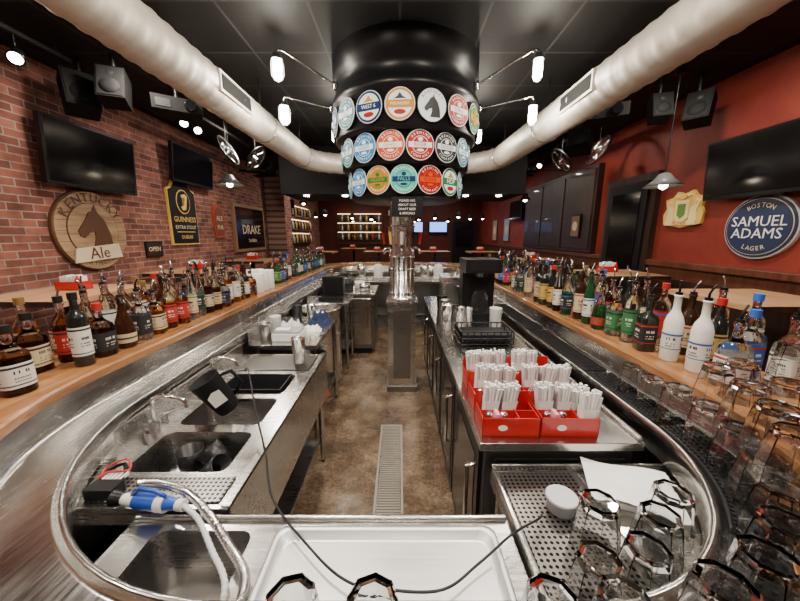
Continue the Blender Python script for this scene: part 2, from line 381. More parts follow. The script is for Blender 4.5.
# ---------------------------------------------------------------- bar ring
IX0,IX1,IY0,IY1,IR,IRL=-1.14,.96,.50,6.4,.6,.8
def rr(d,z,n=18):
    x0,x1,y0,y1=IX0-d,IX1+d,IY0-d,IY1+d; r=IR+d; rl=IRL+d; out=[]
    for cx,cy,a0,q in((x1-r,y0+r,-pi/2,r),(x1-r,y1-r,0,r),(x0+r,y1-r,pi/2,r),(x0+rl,y0+rl,pi,rl)):
        for i in range(n+1):
            a=a0+i/n*pi/2; out.append((cx+q*math.cos(a),cy+q*math.sin(a),z))
    return out
b=B()
b.rings([rr(*p) for p in[(.012,.835),(-.002,.84),(-.003,.935),(0,.943),(.006,.947),(.014,.943),(.020,.931),(.030,.928),(.158,.928),(.172,.932),(.182,.95),(.186,1.035),(.19,1.04)]],steelY,True)
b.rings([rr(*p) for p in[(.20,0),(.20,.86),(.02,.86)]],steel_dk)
b.rings([rr(*p) for p in[(.186,1.03),(.178,1.036),(.176,1.068),(.184,1.076),(.60,1.076),(.615,1.07),(.62,1.05),(.61,1.02),(.42,1.02)]],woodbar)
b.rings([rr(*p) for p in[(.42,1.03),(.42,0)]],wooddk)
b.rings([rr(*p) for p in[(.42,.0),(.43,0),(.43,.15),(.42,.15)]],blackm)
b.obj('bar_counter')
# ---------------------------------------------------------------- left sink
b=B()
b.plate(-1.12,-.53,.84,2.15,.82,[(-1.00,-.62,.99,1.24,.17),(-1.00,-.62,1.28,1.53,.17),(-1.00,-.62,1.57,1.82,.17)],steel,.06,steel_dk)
b.box(-1.13,-1.115,.86,2.15,.76,.90,steel)
b.box(-.535,-.525,.84,2.15,.52,.83,steel); b.box(-.555,-.525,.84,2.15,.818,.832,steel)
b.box(-1.0,-.57,.86,.97,.822,.826,perf); b.box(-1.02,-.57,1.87,2.12,.822,.826,perf)
b.box(-1.1,-.56,.9,2.1,.54,.56,steel_dk)
for x in(-1.06,-.57):
    for y in(.9,2.1): b.cyl(x,y,0.02,.56,.02,steel,12); b.cyl(x,y,0,.03,.014,black,10)
b.box(-1.07,-.58,.92,2.08,.18,.2,steel_dk)
for y in(1.26,1.70):
    b.cyl(-1.07,y,.82,.86,.02,chrome); b.tube([(-1.07,y,.84),(-1.07,y,.94),(-1.06,y,.962),(-1.03,y,.975),(-.96,y,.965),(-.93,y,.955),(-.92,y,.92)],.009,chrome,10)
    for s in(-1,1): b.cyl(-1.07,y+s*.06,.82,.85,.014,chrome); b.rod((-1.07,y+s*.06,.855),(-1.03,y+s*.09,.86),.006,chrome)
b.obj('bar_sink',.002)
b=B()
b.plate(-.80,.32,.52,.82,.80,[(-.72,-.42,.56,.79,.2),(-.34,.26,.555,.755,.3)],steel,.05,steel_dk)
b.box(-.80,.32,.815,.825,.45,.806,steel); b.box(-.80,.32,.515,.52,.45,.80,steel)
b.box(-.81,-.80,.52,.825,.45,.8,steel); b.box(.32,.325,.52,.825,.45,.8,steel)
b.rod((-.80,.822,.806),(.32,.822,.806),.009,steel,10)
for x in(-.77,.29):
    for y in(.55,.79): b.cyl(x,y,0,.46,.02,steel,12)
b.obj('ice_bin_station',.002)
def tray(x0,x1,y0,y1,z,m,name,h=.022):
    b=B()
    def L(e,zz,r=.03):
        o=[]
        for cx,cy,a0 in((x1-e-r,y0+e+r,-pi/2),(x1-e-r,y1-e-r,0),(x0+e+r,y1-e-r,pi/2),(x0+e+r,y0+e+r,pi)):
            for i in range(6): a=a0+i/5*pi/2; o.append((cx+r*math.cos(a),cy+r*math.sin(a),zz))
        return o
    b.rings([L(0,z+h-.005),L(0,z+h),L(.009,z+h+.001),L(.015,z+h-.003),L(.024,z+.004),L(.03,z+.003)],m,True); b.add(L(.03,z+.003),[tuple(range(24))],m)
    b.rings([L(0,z+h-.005),L(.008,z+h-.005),L(.02,z)],m); b.add(L(.02,z),[tuple(range(23,-1,-1))],m)
    return b.obj(name)
alu=steel_mat('pale_aluminium',(.60,.60,.60),.34,.5)
alu.node_tree.nodes['Principled BSDF'].inputs['Metallic'].default_value=.8
tray(-.35,.27,.52,.775,.802,alu,'metal_sheet_tray',.026)
# right-near drainboard
b=B()
b.plate(.335,1.02,.53,1.03,.80,[],steel_dk,.05); b.box(.36,.62,.60,1.01,.801,.806,perf); b.box(.335,.345,.53,1.03,.8,.825,steel); b.box(.335,1.02,1.02,1.03,.8,.83,steel)
b.box(.64,1.0,.6,1.01,.801,.805,steel)
for x in(.37,.98):
    for y in(.6,1.0): b.cyl(x,y,0,.76,.02,steel,12)
b.box(.35,1.0,.57,1.0,.25,.27,steel_dk)
b.obj('glass_drainboard',.002)
# right counter cabinet
b=B()
b.box(.32,.88,1.07,3.9,.08,.87,steel_dk); b.box(.36,.85,1.1,3.88,0,.08,black)
b.box(.295,.90,1.045,3.92,.868,.9,steelY); b.box(.885,.90,1.06,3.92,.9,.915,steel)
for i in range(5):
    y=1.1+i*.56; b.box(.306,.32,y,y+.53,.13,.84,black); b.box(.303,.307,y+.05,y+.48,.2,.78,screen)
    b.tube([(.305,y+.03,.45),(.27,y+.03,.46),(.27,y+.03,.74),(.305,y+.03,.75)],.009,chrome,8)
b.box(.36,.85,1.062,1.07,.14,.82,steel_dk); b.box(.40,.81,1.057,1.062,.2,.78,steel_dk)
b.obj('back_bar_cooler',.003)
# ---------------------------------------------------------------- caddies
grey=mat('matte_grey',(.50,.50,.52),.7)  # one even grey, shared by some straws, the inner hose and the tub
def caddy(x,y,seed,nb,rz=0):
    rnd=random.Random(seed); b=B(T(x,y,.9)@R(rz))
    w,d,h=.215,.125,.075; t=.003
    b.box(-w/2,w/2,-d/2,d/2,0,t,redp); b.box(-w/2,w/2,-d/2,-d/2+t,0,h,redp); b.box(-w/2,w/2,d/2-t,d/2,0,h+.05,redp)
    b.box(-w/2,-w/2+t,-d/2,d/2,0,h,redp); b.box(w/2-t,w/2,-d/2,d/2,0,h,redp)
    b.box(-w/2,w/2,-.005,-.002,0,h,redp); b.box(.03,.033,-d/2,d/2,0,h,redp)
    b.box(-.05,.05,d/2-t,d/2,h+.05,h+.075,redp)
    b.oval(.018,.012,.0,.001,white,12,frame((-.03,-d/2,.035),(1,0,0),(0,0,1),(0,-1,0)))
    for bx,by in [(-.062,.03),(.005,.03),(.07,.03),(.07,-.033)][:nb]:
        lx=rnd.uniform(-.01,.02); ly=rnd.uniform(-.008,.010)
        for i in range(5):
            for j in range(4):
                ax=(i-2)*.0105+rnd.uniform(-.002,.002); ay=(j-1.5)*.0105+rnd.uniform(-.002,.002)
                b.rod((bx+ax*.75,by+ay*.8,.004),(bx+ax*1.35+lx,by+ay*1.25+ly,.160+rnd.uniform(-.008,.012)),.0058,white if (i+j)%4 else grey,6)
        b.rings([[(bx+sx*w_+lx*f,by+sy*w_*.8+ly*f,z_) for sx,sy in((-1,-1),(1,-1),(1,1),(-1,1))] for w_,z_,f in((.024,.01,0),(.028,.09,.5),(.030,.105,.6))],white)
    for sx,mm in((-.075,whitep),(-.02,brownp)):
        b.lathe([(0,.004),(.016,.004),(.018,.05),(.014,.06)],mm,12,T(sx,-.033,0)); b.lathe([(.017,.058),(.017,.07),(.012,.082),(0,.085)],chrome,12,T(sx,-.033,0))
    b.box(-.055,-.04,-.055,-.012,.004,.085,mat('pink_packet',(.7,.25,.35),.6))
    b.obj('condiment_caddy')
for i,(x,y,nb) in enumerate([(.42,1.15,2),(.645,1.15,4),(.43,1.34,3),(.66,1.34,3),(.44,1.53,3),(.67,1.53,2)]): caddy(x,y,i,nb,random.uniform(-.05,.05))
# ---------------------------------------------------------------- bottles
def lab(name,c): return mat('label_'+name,c,.55)
LW,LC,LB,LR,LG,LGR,LBL=lab('white',(.62,.60,.54)),lab('cream',(.50,.40,.24)),lab('black',(.015,.015,.015)),lab('red',(.38,.02,.015)),lab('gold',(.48,.32,.08)),lab('green',(.03,.15,.05)),lab('blue',(.03,.09,.33))
def liq(n,c): return mat('liquid_'+n,c,.04,trans=.95,ior=1.36)
QA,QD,QC,QG,QB=liq('amber',(.56,.16,.02)),liq('dark_rum',(.10,.02,.006)),liq('clear',(.90,.93,.93)),liq('green',(.05,.35,.12)),liq('blue',(.1,.3,.6))
QY=liq('gold',(.75,.42,.07)); QR=liq('red',(.35,.02,.02))
opb=mat('bottle_black',(.010,.012,.010),.1,coat=.4); opw=mat('bottle_white',(.72,.71,.67),.2,coat=.5); opg=mat('bottle_green',(.015,.08,.03),.08,trans=.4); brn=mat('bottle_brown',(.035,.013,.005),.08,trans=.3)
TY={'round':([(0,0),(.034,0),(.038,.006),(.038,.175),(.034,.195),(.018,.222),(.014,.235),(.0135,.285),(.016,.287),(.016,.297),(0,.297)],(.04,.15),.297),
'tall':([(0,0),(.033,0),(.036,.006),(.036,.21),(.032,.228),(.017,.25),(.0135,.262),(.0135,.31),(.016,.312),(.016,.322),(0,.322)],(.05,.18),.322),
'squat':([(0,0,3),(.043,0,3),(.047,.008,3),(.047,.135,3),(.043,.155,3),(.022,.178,2),(.016,.19,2),(.015,.235,2),(.018,.237,2),(.018,.25,2),(0,.25,2)],(.03,.12),.25),
'square':([(0,0,7),(.035,0,7),(.038,.006,7),(.038,.165,7),(.034,.18,6),(.016,.198,2),(.014,.21,2),(.0135,.262,2),(.017,.264,2),(.017,.275,2),(0,.275,2)],(.035,.145),.275),
'wine':([(0,0),(.034,0),(.037,.006),(.037,.18),(.03,.21),(.017,.235),(.0145,.25),(.0145,.30),(.017,.302),(.017,.31),(0,.31)],(.05,.14),.31),
'slim':([(0,0),(.028,0),(.031,.006),(.030,.2),(.022,.24),(.014,.27),(.0125,.31),(.015,.312),(.015,.33),(0,.33)],(.05,.17),.33),
'bell':([(0,0),(.036,0),(.042,.01),(.045,.08),(.036,.14),(.022,.18),(.015,.2),(.014,.25),(.018,.252),(.018,.265),(0,.265)],(.03,.10),.265)}
CACHE={}
def bottle(x,y,ty,q,l,cap,pour,z=1.076,level=.8,acc=None):
    key=(ty,q.name,l.name,cap.name,pour,round(level,1))
    rz=random.uniform(0,6.28) if ty not in('square','squat') else random.uniform(-.3,.3)
    if key in CACHE: return inst(CACHE[key],'liquor_bottle',(x,y,z),rz)
    prof,(l0,l1),H=TY[ty]; b=B()
    solid=q in(opb,opw,opg,brn)
    lz=level*H*.7
    pr=[]
    for p in prof:
        if pr and pr[-1][1]<lz<p[1] and not solid:
            t=(lz-pr[-1][1])/(p[1]-pr[-1][1]); a=pr[-1]
            pr.append((a[0]+(p[0]-a[0])*t,lz,(a[2] if len(a)>2 else 2)))
        pr.append(p)
    b.lathe(pr,q,24,mf=lambda j,P: q if (solid or (P[j][1]+P[j+1][1])/2<=lz) else glass)
    rb=max(p[0] for p in prof); q2=[p[2] if len(p)>2 else 2 for p in prof][3]
    A=acc or random.choice([LB,LR,LG,LGR,LBL])
    if ty=='bell': b.lathe([(.0447,.03,2),(.0462,.078,2)],l,24); b.lathe([(.0459,.05),(.0464,.058)],A,24)
    else:
        ra=rb+.0008
        b.lathe([(ra,l0,q2),(ra,l1,q2)],l,24)
        b.lathe([(ra+.0006,l1-.016,q2),(ra+.0006,l1-.008,q2)],A,24)
        b.lathe([(ra+.0006,l0+.01,q2),(ra+.0006,l0+.014,q2)],A,24)
        m2=(l0+l1)/2; tx=LB if l in(LW,LC,LG) else LW
        for zz,hh in((m2+.014,.012),(m2-.008,.005),(m2-.02,.004)):
            for s in range(4):
                for k in range(-3,4):
                    if random.random()<.2: continue
                    aa=s*pi/2+k*.13
                    c,d=math.cos(aa),math.sin(aa); kk=(abs(c)**q2+abs(d)**q2)**(-1/q2) if q2!=2 else 1
                    rr_=(ra-.0004)*kk
                    b.cbox(0,0,0,.0016,.0038,hh,tx,T(rr_*c,rr_*d,zz)@R(aa if q2==2 else s*pi/2))
    if pour:
        b.cyl(0,0,H,H+.012,.014,black,12); b.tube([(0,0,H+.012),(0,0,H+.03),(.008,0,H+.05),(.02,0,H+.066)],.0045,chrome if pour==1 else black,8)
    else:
        b.cyl(0,0,H-.022,H+.008,.0172 if ty!='squat' else .0195,cap,16)
    o=b.obj('liquor_bottle',0,(0,0,0)); o.location=(x,y,z); o.rotation_euler=(0,0,rz); CACHE[key]=o; return o
capr,capk,capg,capb=mat('cap_red',(.4,.015,.015),.35),mat('cap_black',(.012,.012,.012),.3),mat('cap_gold',(.6,.4,.15),.3,.8),mat('cap_blue',(.03,.12,.5),.35)
Lst=[(-1.42,1.10,'squat',QD,LW,capk,0),(-1.55,1.17,'squat',QA,LC,capr,0),(-1.68,1.24,'round',QD,LB,capk,1),(-1.56,1.29,'squat',QD,LC,capk,0),(-1.42,1.36,'tall',opb,LW,capk,0),(-1.54,1.41,'round',QD,LR,capk,0),(-1.68,1.38,'round',QA,LC,capg,0),(-1.66,1.52,'squat',QA,LC,capg,1),(-1.44,1.48,'squat',QD,LB,capr,0),
(-1.43,1.60,'bell',brn,LC,capk,1),(-1.55,1.54,'round',QA,LB,capk,1),(-1.56,1.66,'tall',QC,LW,capk,1),(-1.69,1.68,'round',QD,LC,capk,1),(-1.44,1.72,'square',QC,LB,capk,2),(-1.58,1.79,'round',QA,LW,capk,1),(-1.70,1.82,'tall',QY,LC,capk,1),(-1.45,1.84,'squat',QA,LC,capk,1),(-1.60,1.92,'tall',QA,LW,capg,0),(-1.45,1.96,'round',QA,LR,capk,1),(-1.72,1.95,'round',QA,LB,capk,1)]
for t in Lst: bottle(*t,acc=LB)
amb=[QA,QA,QA,QD,QY,QC,opb,brn,QA,QD,QY]
y=2.06
while y<3.15:
    for x in(-1.44,-1.56,-1.68):
        if random.random()<.06: continue
        bottle(x+random.uniform(-.012,.012),y+random.uniform(-.008,.008),random.choice(['round','tall','squat','square','wine','slim','round']),random.choice(amb),random.choice([LW,LC,LB,LR,LC,LB]),random.choice([capr,capk,capg,capk]),random.choice([0,1,1,2]),level=random.choice([.5,.8,.9]))
    y+=.1
y=3.85
while y<6.3:
    for x in(-1.48,-1.62):
        if random.random()<.25: continue
        bottle(x,y,random.choice(['round','tall','wine','square']),random.choice([QC,QG,opg,QA,QC,QB]),random.choice([LW,LB,LGR,LBL]),random.choice([capr,capk,capb]),random.choice([0,1]),level=.8)
    y+=.13
Rst=[(1.24,1.55,'square',opb,LB,capk,2),(1.26,1.42,'wine',opw,LW,capk,2),(1.27,1.29,'wine',opw,LW,capk,2),(1.40,1.36,'round',opb,LG,capr,0),(1.42,1.24,'square',QC,LBL,capb,0),(1.52,1.33,'tall',QC,LW,capb,0),(1.29,1.17,'squat',QC,LW,capb,2),(1.44,1.12,'square',QC,LW,capk,2),(1.54,1.20,'bell',QC,LW,capb,2),
(1.40,1.50,'round',brn,LC,capk,1),(1.52,1.48,'tall',QD,LC,capk,1),(1.25,1.68,'tall',QC,LGR,capr,1),(1.25,1.80,'square',QC,LGR,capk,1),(1.38,1.64,'tall',QC,LR,capr,0),(1.24,1.93,'bell',QG,LR,capr,2),(1.38,1.77,'slim',QC,LW,capk,1),(1.38,1.90,'wine',opb,LG,capk,1),(1.24,2.06,'slim',opg,LW,capk,1),(1.25,2.18,'tall',brn,LC,capg,1),(1.38,2.05,'round',QR,LR,capr,1),(1.38,2.18,'tall',QC,LBL,capk,1)]
for t in Rst: bottle(*t)
y=2.3
while y<4.6:
    for x in(1.22,1.35,1.48):
        if random.random()<(.1 if y<3.4 else .3): continue
        bottle(x+random.uniform(-.015,.015),y,random.choice(['round','tall','wine','slim','square']),random.choice([QC,QG,opg,brn,QD,QR,QA,opb,QC]),random.choice([LW,LC,LR,LBL,LG,LB]),random.choice([capr,capk,capg,capb]),random.choice([0,1,1]),level=random.choice([.5,.8]))
    y+=.115
for x,y,h in[(-1.44,3.24,.19),(-1.45,3.38,.21),(-1.57,3.30,.17),(-1.60,3.44,.21),(-1.45,3.52,.2),(-1.58,3.58,.2)]:
    B(T(x,y,1.076)).lathe([(0,0),(.05,0),(.052,.004),(.052,h-.004),(.05,h),(.018,h),(.018,h-.03),(0,h-.03)],white,24).obj('paper_towel_roll')
# ---------------------------------------------------------------- drinking glasses (inverted, faceted)
def mkglass():
    b=B(); H,r0,r1=.112,.034,.045; n=8
    P=[(0,0),(r0-.003,0),(r0,.003),(r0+.006,.05),(r1-.002,.07),(r1,H-.01),(r1,H)]
    I=[(r1-.0022,H),(r1-.0035,.07),(r0+.003,.045),(r0-.002,.018),(r0-.010,.012),(0,.011)]
    M=T(0,0,H)@R(pi,'X')
    b.lathe(P[:4],glass,n,M,False)
    b.lathe([P[3],P[4],P[5],P[6],I[0],I[1],I[2]],glass,n,M,False); b.lathe(I[2:],glass,n,M,False)
    return b
G0=[]; GH=.112
def dglass(x,y,z,s=1.0,tilt=0):
    if not G0:
        G0.append(mkglass().obj('drinking_glass',0,(0,0,0))); o=G0[0]; o.location=(x,y,z)
    else: o=inst(G0[0],'drinking_glass',(x,y,z),random.uniform(0,6.28))
    o.scale=(s,s,s)
    if tilt: o.rotation_euler[0]=tilt
for p in[(.44,.575),(.565,.60),(.665,.69),(.535,.73),(.76,.765)]: dglass(p[0],p[1],.807,1.35)
for x in(-.18,-.045,.25,.37): dglass(x,.415,.931,1.25)
cx0,cy0=IX1-IR,IY0+IR
for a in(2,-9,-20,-31,-42,-53,-64,-75):
    ar=math.radians(a); dglass(cx0+.698*math.cos(ar),cy0+.698*math.sin(ar),.943,1.3)
    if -45<a<0: dglass(cx0+.70*math.cos(ar),cy0+.70*math.sin(ar),.943+GH*1.3,1.25)
for a in(-3,-14,-25):
    ar=math.radians(a); dglass(cx0+.845*math.cos(ar),cy0+.845*math.sin(ar),1.077,1.25)
    if a<-3: dglass(cx0+.845*math.cos(ar),cy0+.845*math.sin(ar),1.077+GH*1.25,1.2)
for y in(1.26,1.385): dglass(1.068,y,.943,1.08)
# mats
def strip(P0,P1,name='rubber_bar_mat',z=.929):
    b=B(); n=len(P0)
    vs=[(x,y,z+h) for h in(0,.006) for P in(P0,P1) for x,y in P]; fs=[]
    for i in range(n-1):
        fs+=[(i,i+1,n+i+1,n+i)[::-1],(2*n+i,2*n+i+1,3*n+i+1,3*n+i),(i,i+1,2*n+i+1,2*n+i),(n+i,n+i+1,3*n+i+1,3*n+i)]
    fs+=[(0,n,3*n,2*n),(n-1,2*n-1,4*n-1,3*n-1)]
    b.add(vs,fs,rubber)
    w=math.dist(P0[0],P1[0]); m=int(w/.018)
    for i in range(n-1):
        for j in range(m):
            t=(j+.5)/m
            x=(P0[i][0]+P0[i+1][0])/2*(1-t)+(P1[i][0]+P1[i+1][0])/2*t; y=(P0[i][1]+P0[i+1][1])/2*(1-t)+(P1[i][1]+P1[i+1][1])/2*t
            b.cyl(x,y,z+.006,z+.0115,.0055,rubber,6,sm=False)
    for P in(P0,P1): b.tube([(x,y,z+.008) for x,y in P],.004,rubber,6)
    b.obj(name)
def straight(y0,y1):
    n=int((y1-y0)/.018); Y=[y0+(y1-y0)*i/n for i in range(n+1)]; strip([(.992,y) for y in Y],[(1.115,y) for y in Y])
straight(1.13,1.58); straight(1.62,2.35); straight(2.4,3.3)
def arc(a0,a1):
    n=int(abs(a1-a0)*.7/.019); A=[a0+(a1-a0)*i/n for i in range(n+1)]
    strip([(cx0+.635*math.cos(a),cy0+.635*math.sin(a)) for a in A],[(cx0+.757*math.cos(a),cy0+.757*math.sin(a)) for a in A])
arc(-1.5,-.80); arc(-.76,.0)
# ---------------------------------------------------------------- clutter in the well
b=B(T(-.84,1.44,.815)@R(.5)@R(-.5,'Y')@Matrix.Scale(1.12,4))
b.lathe([(0,0),(.045,0),(.048,.01),(.06,.17),(.062,.175),(.058,.175),(.045,.012),(0,.01)],blackm,24)
b.tube([(.055,0,.15),(.1,0,.14),(.105,0,.07),(.05,0,.04)],.008,blackm,8)
b.prism([(-.025,-.03),(.03,-.03),(.03,.03),(0,.035),(-.025,.02)],0,.001,LW,T(.002,-.0595,.09)@R(pi/2,'X'))
b.obj('black_pitcher')
for x,y,tl in((-.78,1.08,.9),(-.71,1.16,-.7),(-.86,1.16,.0)):
    B(T(x,y,.665 if tl==0 else .70)@R(tl,'Y')@Matrix.Scale(1.15,4)).lathe([(0,0),(.035,0),(.044,.11),(.041,.11),(.033,.006),(0,.006)],black,20).obj('black_plastic_cup')
b=B(T(-.81,1.69,.73))
b.rings([[(sx*(.165-e),sy*(.10-e),z) for sx,sy in((-1,-1),(1,-1),(1,1),(-1,1))] for e,z in((.02,0),(0,.105),(.006,.105),(.024,.006))],rubber); b.add([(sx*.141,sy*.076,.006) for sx,sy in((-1,-1),(1,-1),(1,1),(-1,1))],[(0,1,2,3)],rubber); b.obj('black_bus_tub')
def shaker(x,y,z,h=.17):
    B(T(x,y,z)).lathe([(0,0),(.032,0),(.036,.01),(.044,h),(.046,h+.003),(.042,h),(.03,.01),(0,.008)],chrome,24).obj('steel_cocktail_shaker')
shaker(-.66,1.98,.827); shaker(.5,2.55,.9); shaker(.58,2.66,.9,.14)
def catm(P,n=12):
    P=[Vector(p) for p in P]; P=[P[0]]+P+[P[-1]]; o=[]
    for i in range(1,len(P)-2):
        for k in range(n):
            t=k/n; a,b_,c,d=P[i-1],P[i],P[i+1],P[i+2]
            o.append(.5*((2*b_)+(-a+c)*t+(2*a-5*b_+4*c-d)*t*t+(-a+3*b_-3*c+d)*t**3))
    o.append(P[-2]); return o
pts=catm([(-.86,.915,.845),(-.78,.90,.855),(-.66,.855,.862),(-.56,.79,.852),(-.46,.71,.832),(-.385,.64,.828),(-.37,.585,.82),(-.40,.56,.78)],44)
b=B(); b.tube(pts,.011,chrome,12,lambda i:.0125 if i%4<2 else .0098)
bluep=mat('blue_plastic',(.02,.07,.36),.3)
H0,H1=Vector((-.86,.845,.852)),Vector((-.65,.815,.858)); hp=lambda t:H0.lerp(H1,t)
b.rod(hp(.25),hp(.62),.022,bluep,16,.025); b.rod(hp(.62),hp(.74),.026,whitep,16); b.rod(hp(.05),hp(.25),.017,whitep,16,.02); b.rod(hp(.74),hp(.92),.020,bluep,16,.014); b.rod(hp(.92),hp(1.02),.017,whitep,12)
b.rod(hp(-.12),hp(.05),.024,black,16,.018); b.tube([hp(.2)+Vector((0,0,.02)),hp(.35)+Vector((0,0,.045)),hp(.6)+Vector((0,0,.04)),hp(.75)+Vector((0,0,.025))],.006,bluep,8)
b.tube(catm([hp(1.0),(-.58,.775,.848),(-.50,.70,.828),(-.43,.63,.818),(-.42,.58,.78)],24),.0075,grey,10,lambda i:.008 if i%4<2 else .0068)
b.obj('flexible_spray_hose')
b=B()
b.tube(catm([(-1.0,.93,.846),(-1.03,.98,.85),(-.97,1.0,.87),(-.93,.96,.86),(-.99,.94,.865),(-1.0,.91,.85),(-.94,.89,.85)],16),.0035,mat('red_coil',(.4,.02,.02),.4),8)
b.tube(catm([(-1.02,.93,.835),(-1.03,.98,.836),(-.98,1.0,.85),(-.93,.92,.85),(-1.01,.91,.845)],16),.006,black,8)
b.cbox(-.955,.89,.845,.09,.05,.034,black)
for i in range(5): b.cbox(-.985+i*.014,.93,.853,.004,.05,.012,white)
b.obj('coiled_cable_reel')
b=B(); b.tube(catm([(-.78,1.5,.985),(-.72,1.42,1.02),(-.62,1.25,.92),(-.50,1.05,.86),(-.40,.86,.84),(-.24,.70,.838),(-.13,.62,.834),(-.03,.60,.834),(.1,.60,.834),(.20,.66,.836),(.31,.73,.85),(.40,.78,.845),(.43,.82,.82)],14),.0034,black,8); b.obj('power_cord')
b=B(); n=8
M=T(.76,.915,.836)@R(-.35)
vs=[((i/n-.5)*.26,(j/n-.5)*.20,.012*math.sin(i*.7)*math.cos(j*.5)+.004) for j in range(n+1) for i in range(n+1)]
b.add(vs,[(j*(n+1)+i,j*(n+1)+i+1,(j+1)*(n+1)+i+1,(j+1)*(n+1)+i) for j in range(n) for i in range(n)],white,True,M)
b.box(-.11,.11,-.08,.08,-.03,-.012,white,M); b.obj('paper_sheets')
b=B(T(.505,.855,.807)); b.lathe([(0,0),(.040,0),(.043,.035),(.047,.037),(.047,.046),(.044,.049),(.038,.044),(0,.045)],grey,28); b.obj('round_plastic_tub')
# ---------------------------------------------------------------- mid-left stations
def wtable(x0,x1,y0,y1,z,name='steel_work_table'):
    b=B(); b.box(x0,x1,y0,y1,z-.035,z,steel); b.box(x0,x0+.012,y0,y1,z,z+.1,steel); b.box(x0+.03,x1-.03,y0+.03,y1-.03,.25,.27,steel_dk)
    for x in(x0+.04,x1-.04):
        for y in(y0+.04,y1-.04): b.cyl(x,y,.02,z-.035,.019,steel,12); b.cyl(x,y,0,.03,.013,black,10)
    return b.obj(name,.002)
wtable(-1.12,-.62,2.25,3.1,.85)
b=B(T(-.87,2.42,.851)); b.box(-.11,.11,-.09,.09,0,.06,whitep); b.box(-.10,.10,-.08,.08,.06,.075,mat('grey_plastic',(.3,.3,.3),.5)); b.box(-.09,.02,-.07,.0,.075,.09,white); b.obj('storage_box',.006)
def cloth(x,y,z,w,d,m,seed,name='folded_towel',amp=.02):
    rnd=random.Random(seed); ph=[rnd.uniform(0,6) for _ in range(4)]; n=14; b=B(T(x,y,z)@R(rnd.uniform(-.4,.4)))
    def hh(i,j):
        e=min(i,j,n-i,n-j)/n
        return (.008+amp*(1+math.sin(i*.9+ph[0])*math.cos(j*.8+ph[1])+.5*math.sin(i*j*.15+ph[2])))*min(1,e*6)
    vs=[((i/n-.5)*w,(j/n-.5)*d,hh(i,j)) for j in range(n+1) for i in range(n+1)]
    b.add(vs,[(j*(n+1)+i,j*(n+1)+i+1,(j+1)*(n+1)+i+1,(j+1)*(n+1)+i) for j in range(n) for i in range(n)],m,True); b.box(-w*.42,w*.42,-d*.42,d*.42,0,.008,m); b.obj(name)
cloth(-.74,2.86,.851,.2,.16,mat('navy_cloth',(.012,.022,.07),.9),3,amp=.05); cloth(-.76,2.62,.851,.18,.1,white,5); cloth(-.97,2.72,.851,.13,.2,whitep,8,amp=.03)
cloth(-.8,2.55,.272,.3,.25,mat('red_cloth',(.28,.02,.015),.9),9,amp=.05)
b=B(T(-.85,2.9,.272)); b.lathe([(0,0),(.12,0),(.14,.26),(.145,.265),(.135,.26),(.115,.01),(0,.01)],steel_dk,28); b.obj('steel_bucket')
for i,(x,y) in enumerate([(-1.03,2.35),(-1.03,2.56),(-.98,2.97),(-.86,3.02)]):
    B(T(x,y,.851)).lathe([(0,0),(.04,0),(.045,.14),(.047,.145),(.042,.14),(.037,.01),(0,.01)],[steel_dk,whitep,black,chrome][i],20).obj('bar_caddy_cup')
b=B(T(-.90,3.45,0)); b.lathe([(0,.03),(.22,.03),(.23,.05),(.23,.84),(.24,.85),(.24,.87),(.225,.87),(.215,.84),(.2,.5),(0,.5)],steel,36); b.obj('steel_ice_barrel')
b=B(); b.box(-.98,-.36,4.3,5.0,.08,.84,steel_dk); b.box(-1.0,-.34,4.28,5.02,.84,.87,steel); b.box(-.95,-.4,4.32,4.95,0,.08,black); b.box(-.94,-.40,4.285,4.3,.14,.8,steel); b.rod((-.45,4.26,.4),(-.45,4.26,.7),.01,chrome); b.obj('undercounter_fridge',.004)
wtable(-1.12,-.62,3.75,4.22,.85,'steel_work_table')
b=B(T(-.85,4.0,.851)); b.box(-.15,.15,-.15,.15,0,.05,black); b.box(-.13,.13,.0,.14,.05,.28,black); b.box(-.11,.11,-.005,.0,.09,.25,blackm); b.obj('receipt_printer',.01)
wtable(-.9,.9,5.5,6.2,.86,'steel_prep_counter')
for i,x in enumerate((-.7,-.4,-.12,.2,.45,.7)):
    b=B(T(x,5.85,.861)); b.box(-.11,.11,-.11,.11,0,.03,steel); b.lathe([(0,.03),(.08,.03),(.09,.2),(.06,.26),(0,.28)],[steel,whitep,black,chrome][i%4],20); b.obj('counter_appliance',.004)
for i,(x,y) in enumerate([(-.5,4.5),(-.75,4.6),(-.6,4.75),(-.85,4.8)]): B(T(x,y,.871)).lathe([(0,0),(.07,0),(.08,.1+.05*(i%2)),(.075,.1+.05*(i%2)),(.06,.01),(0,.01)],[steel,black,whitep,chrome][i],20).obj('bar_caddy_cup')
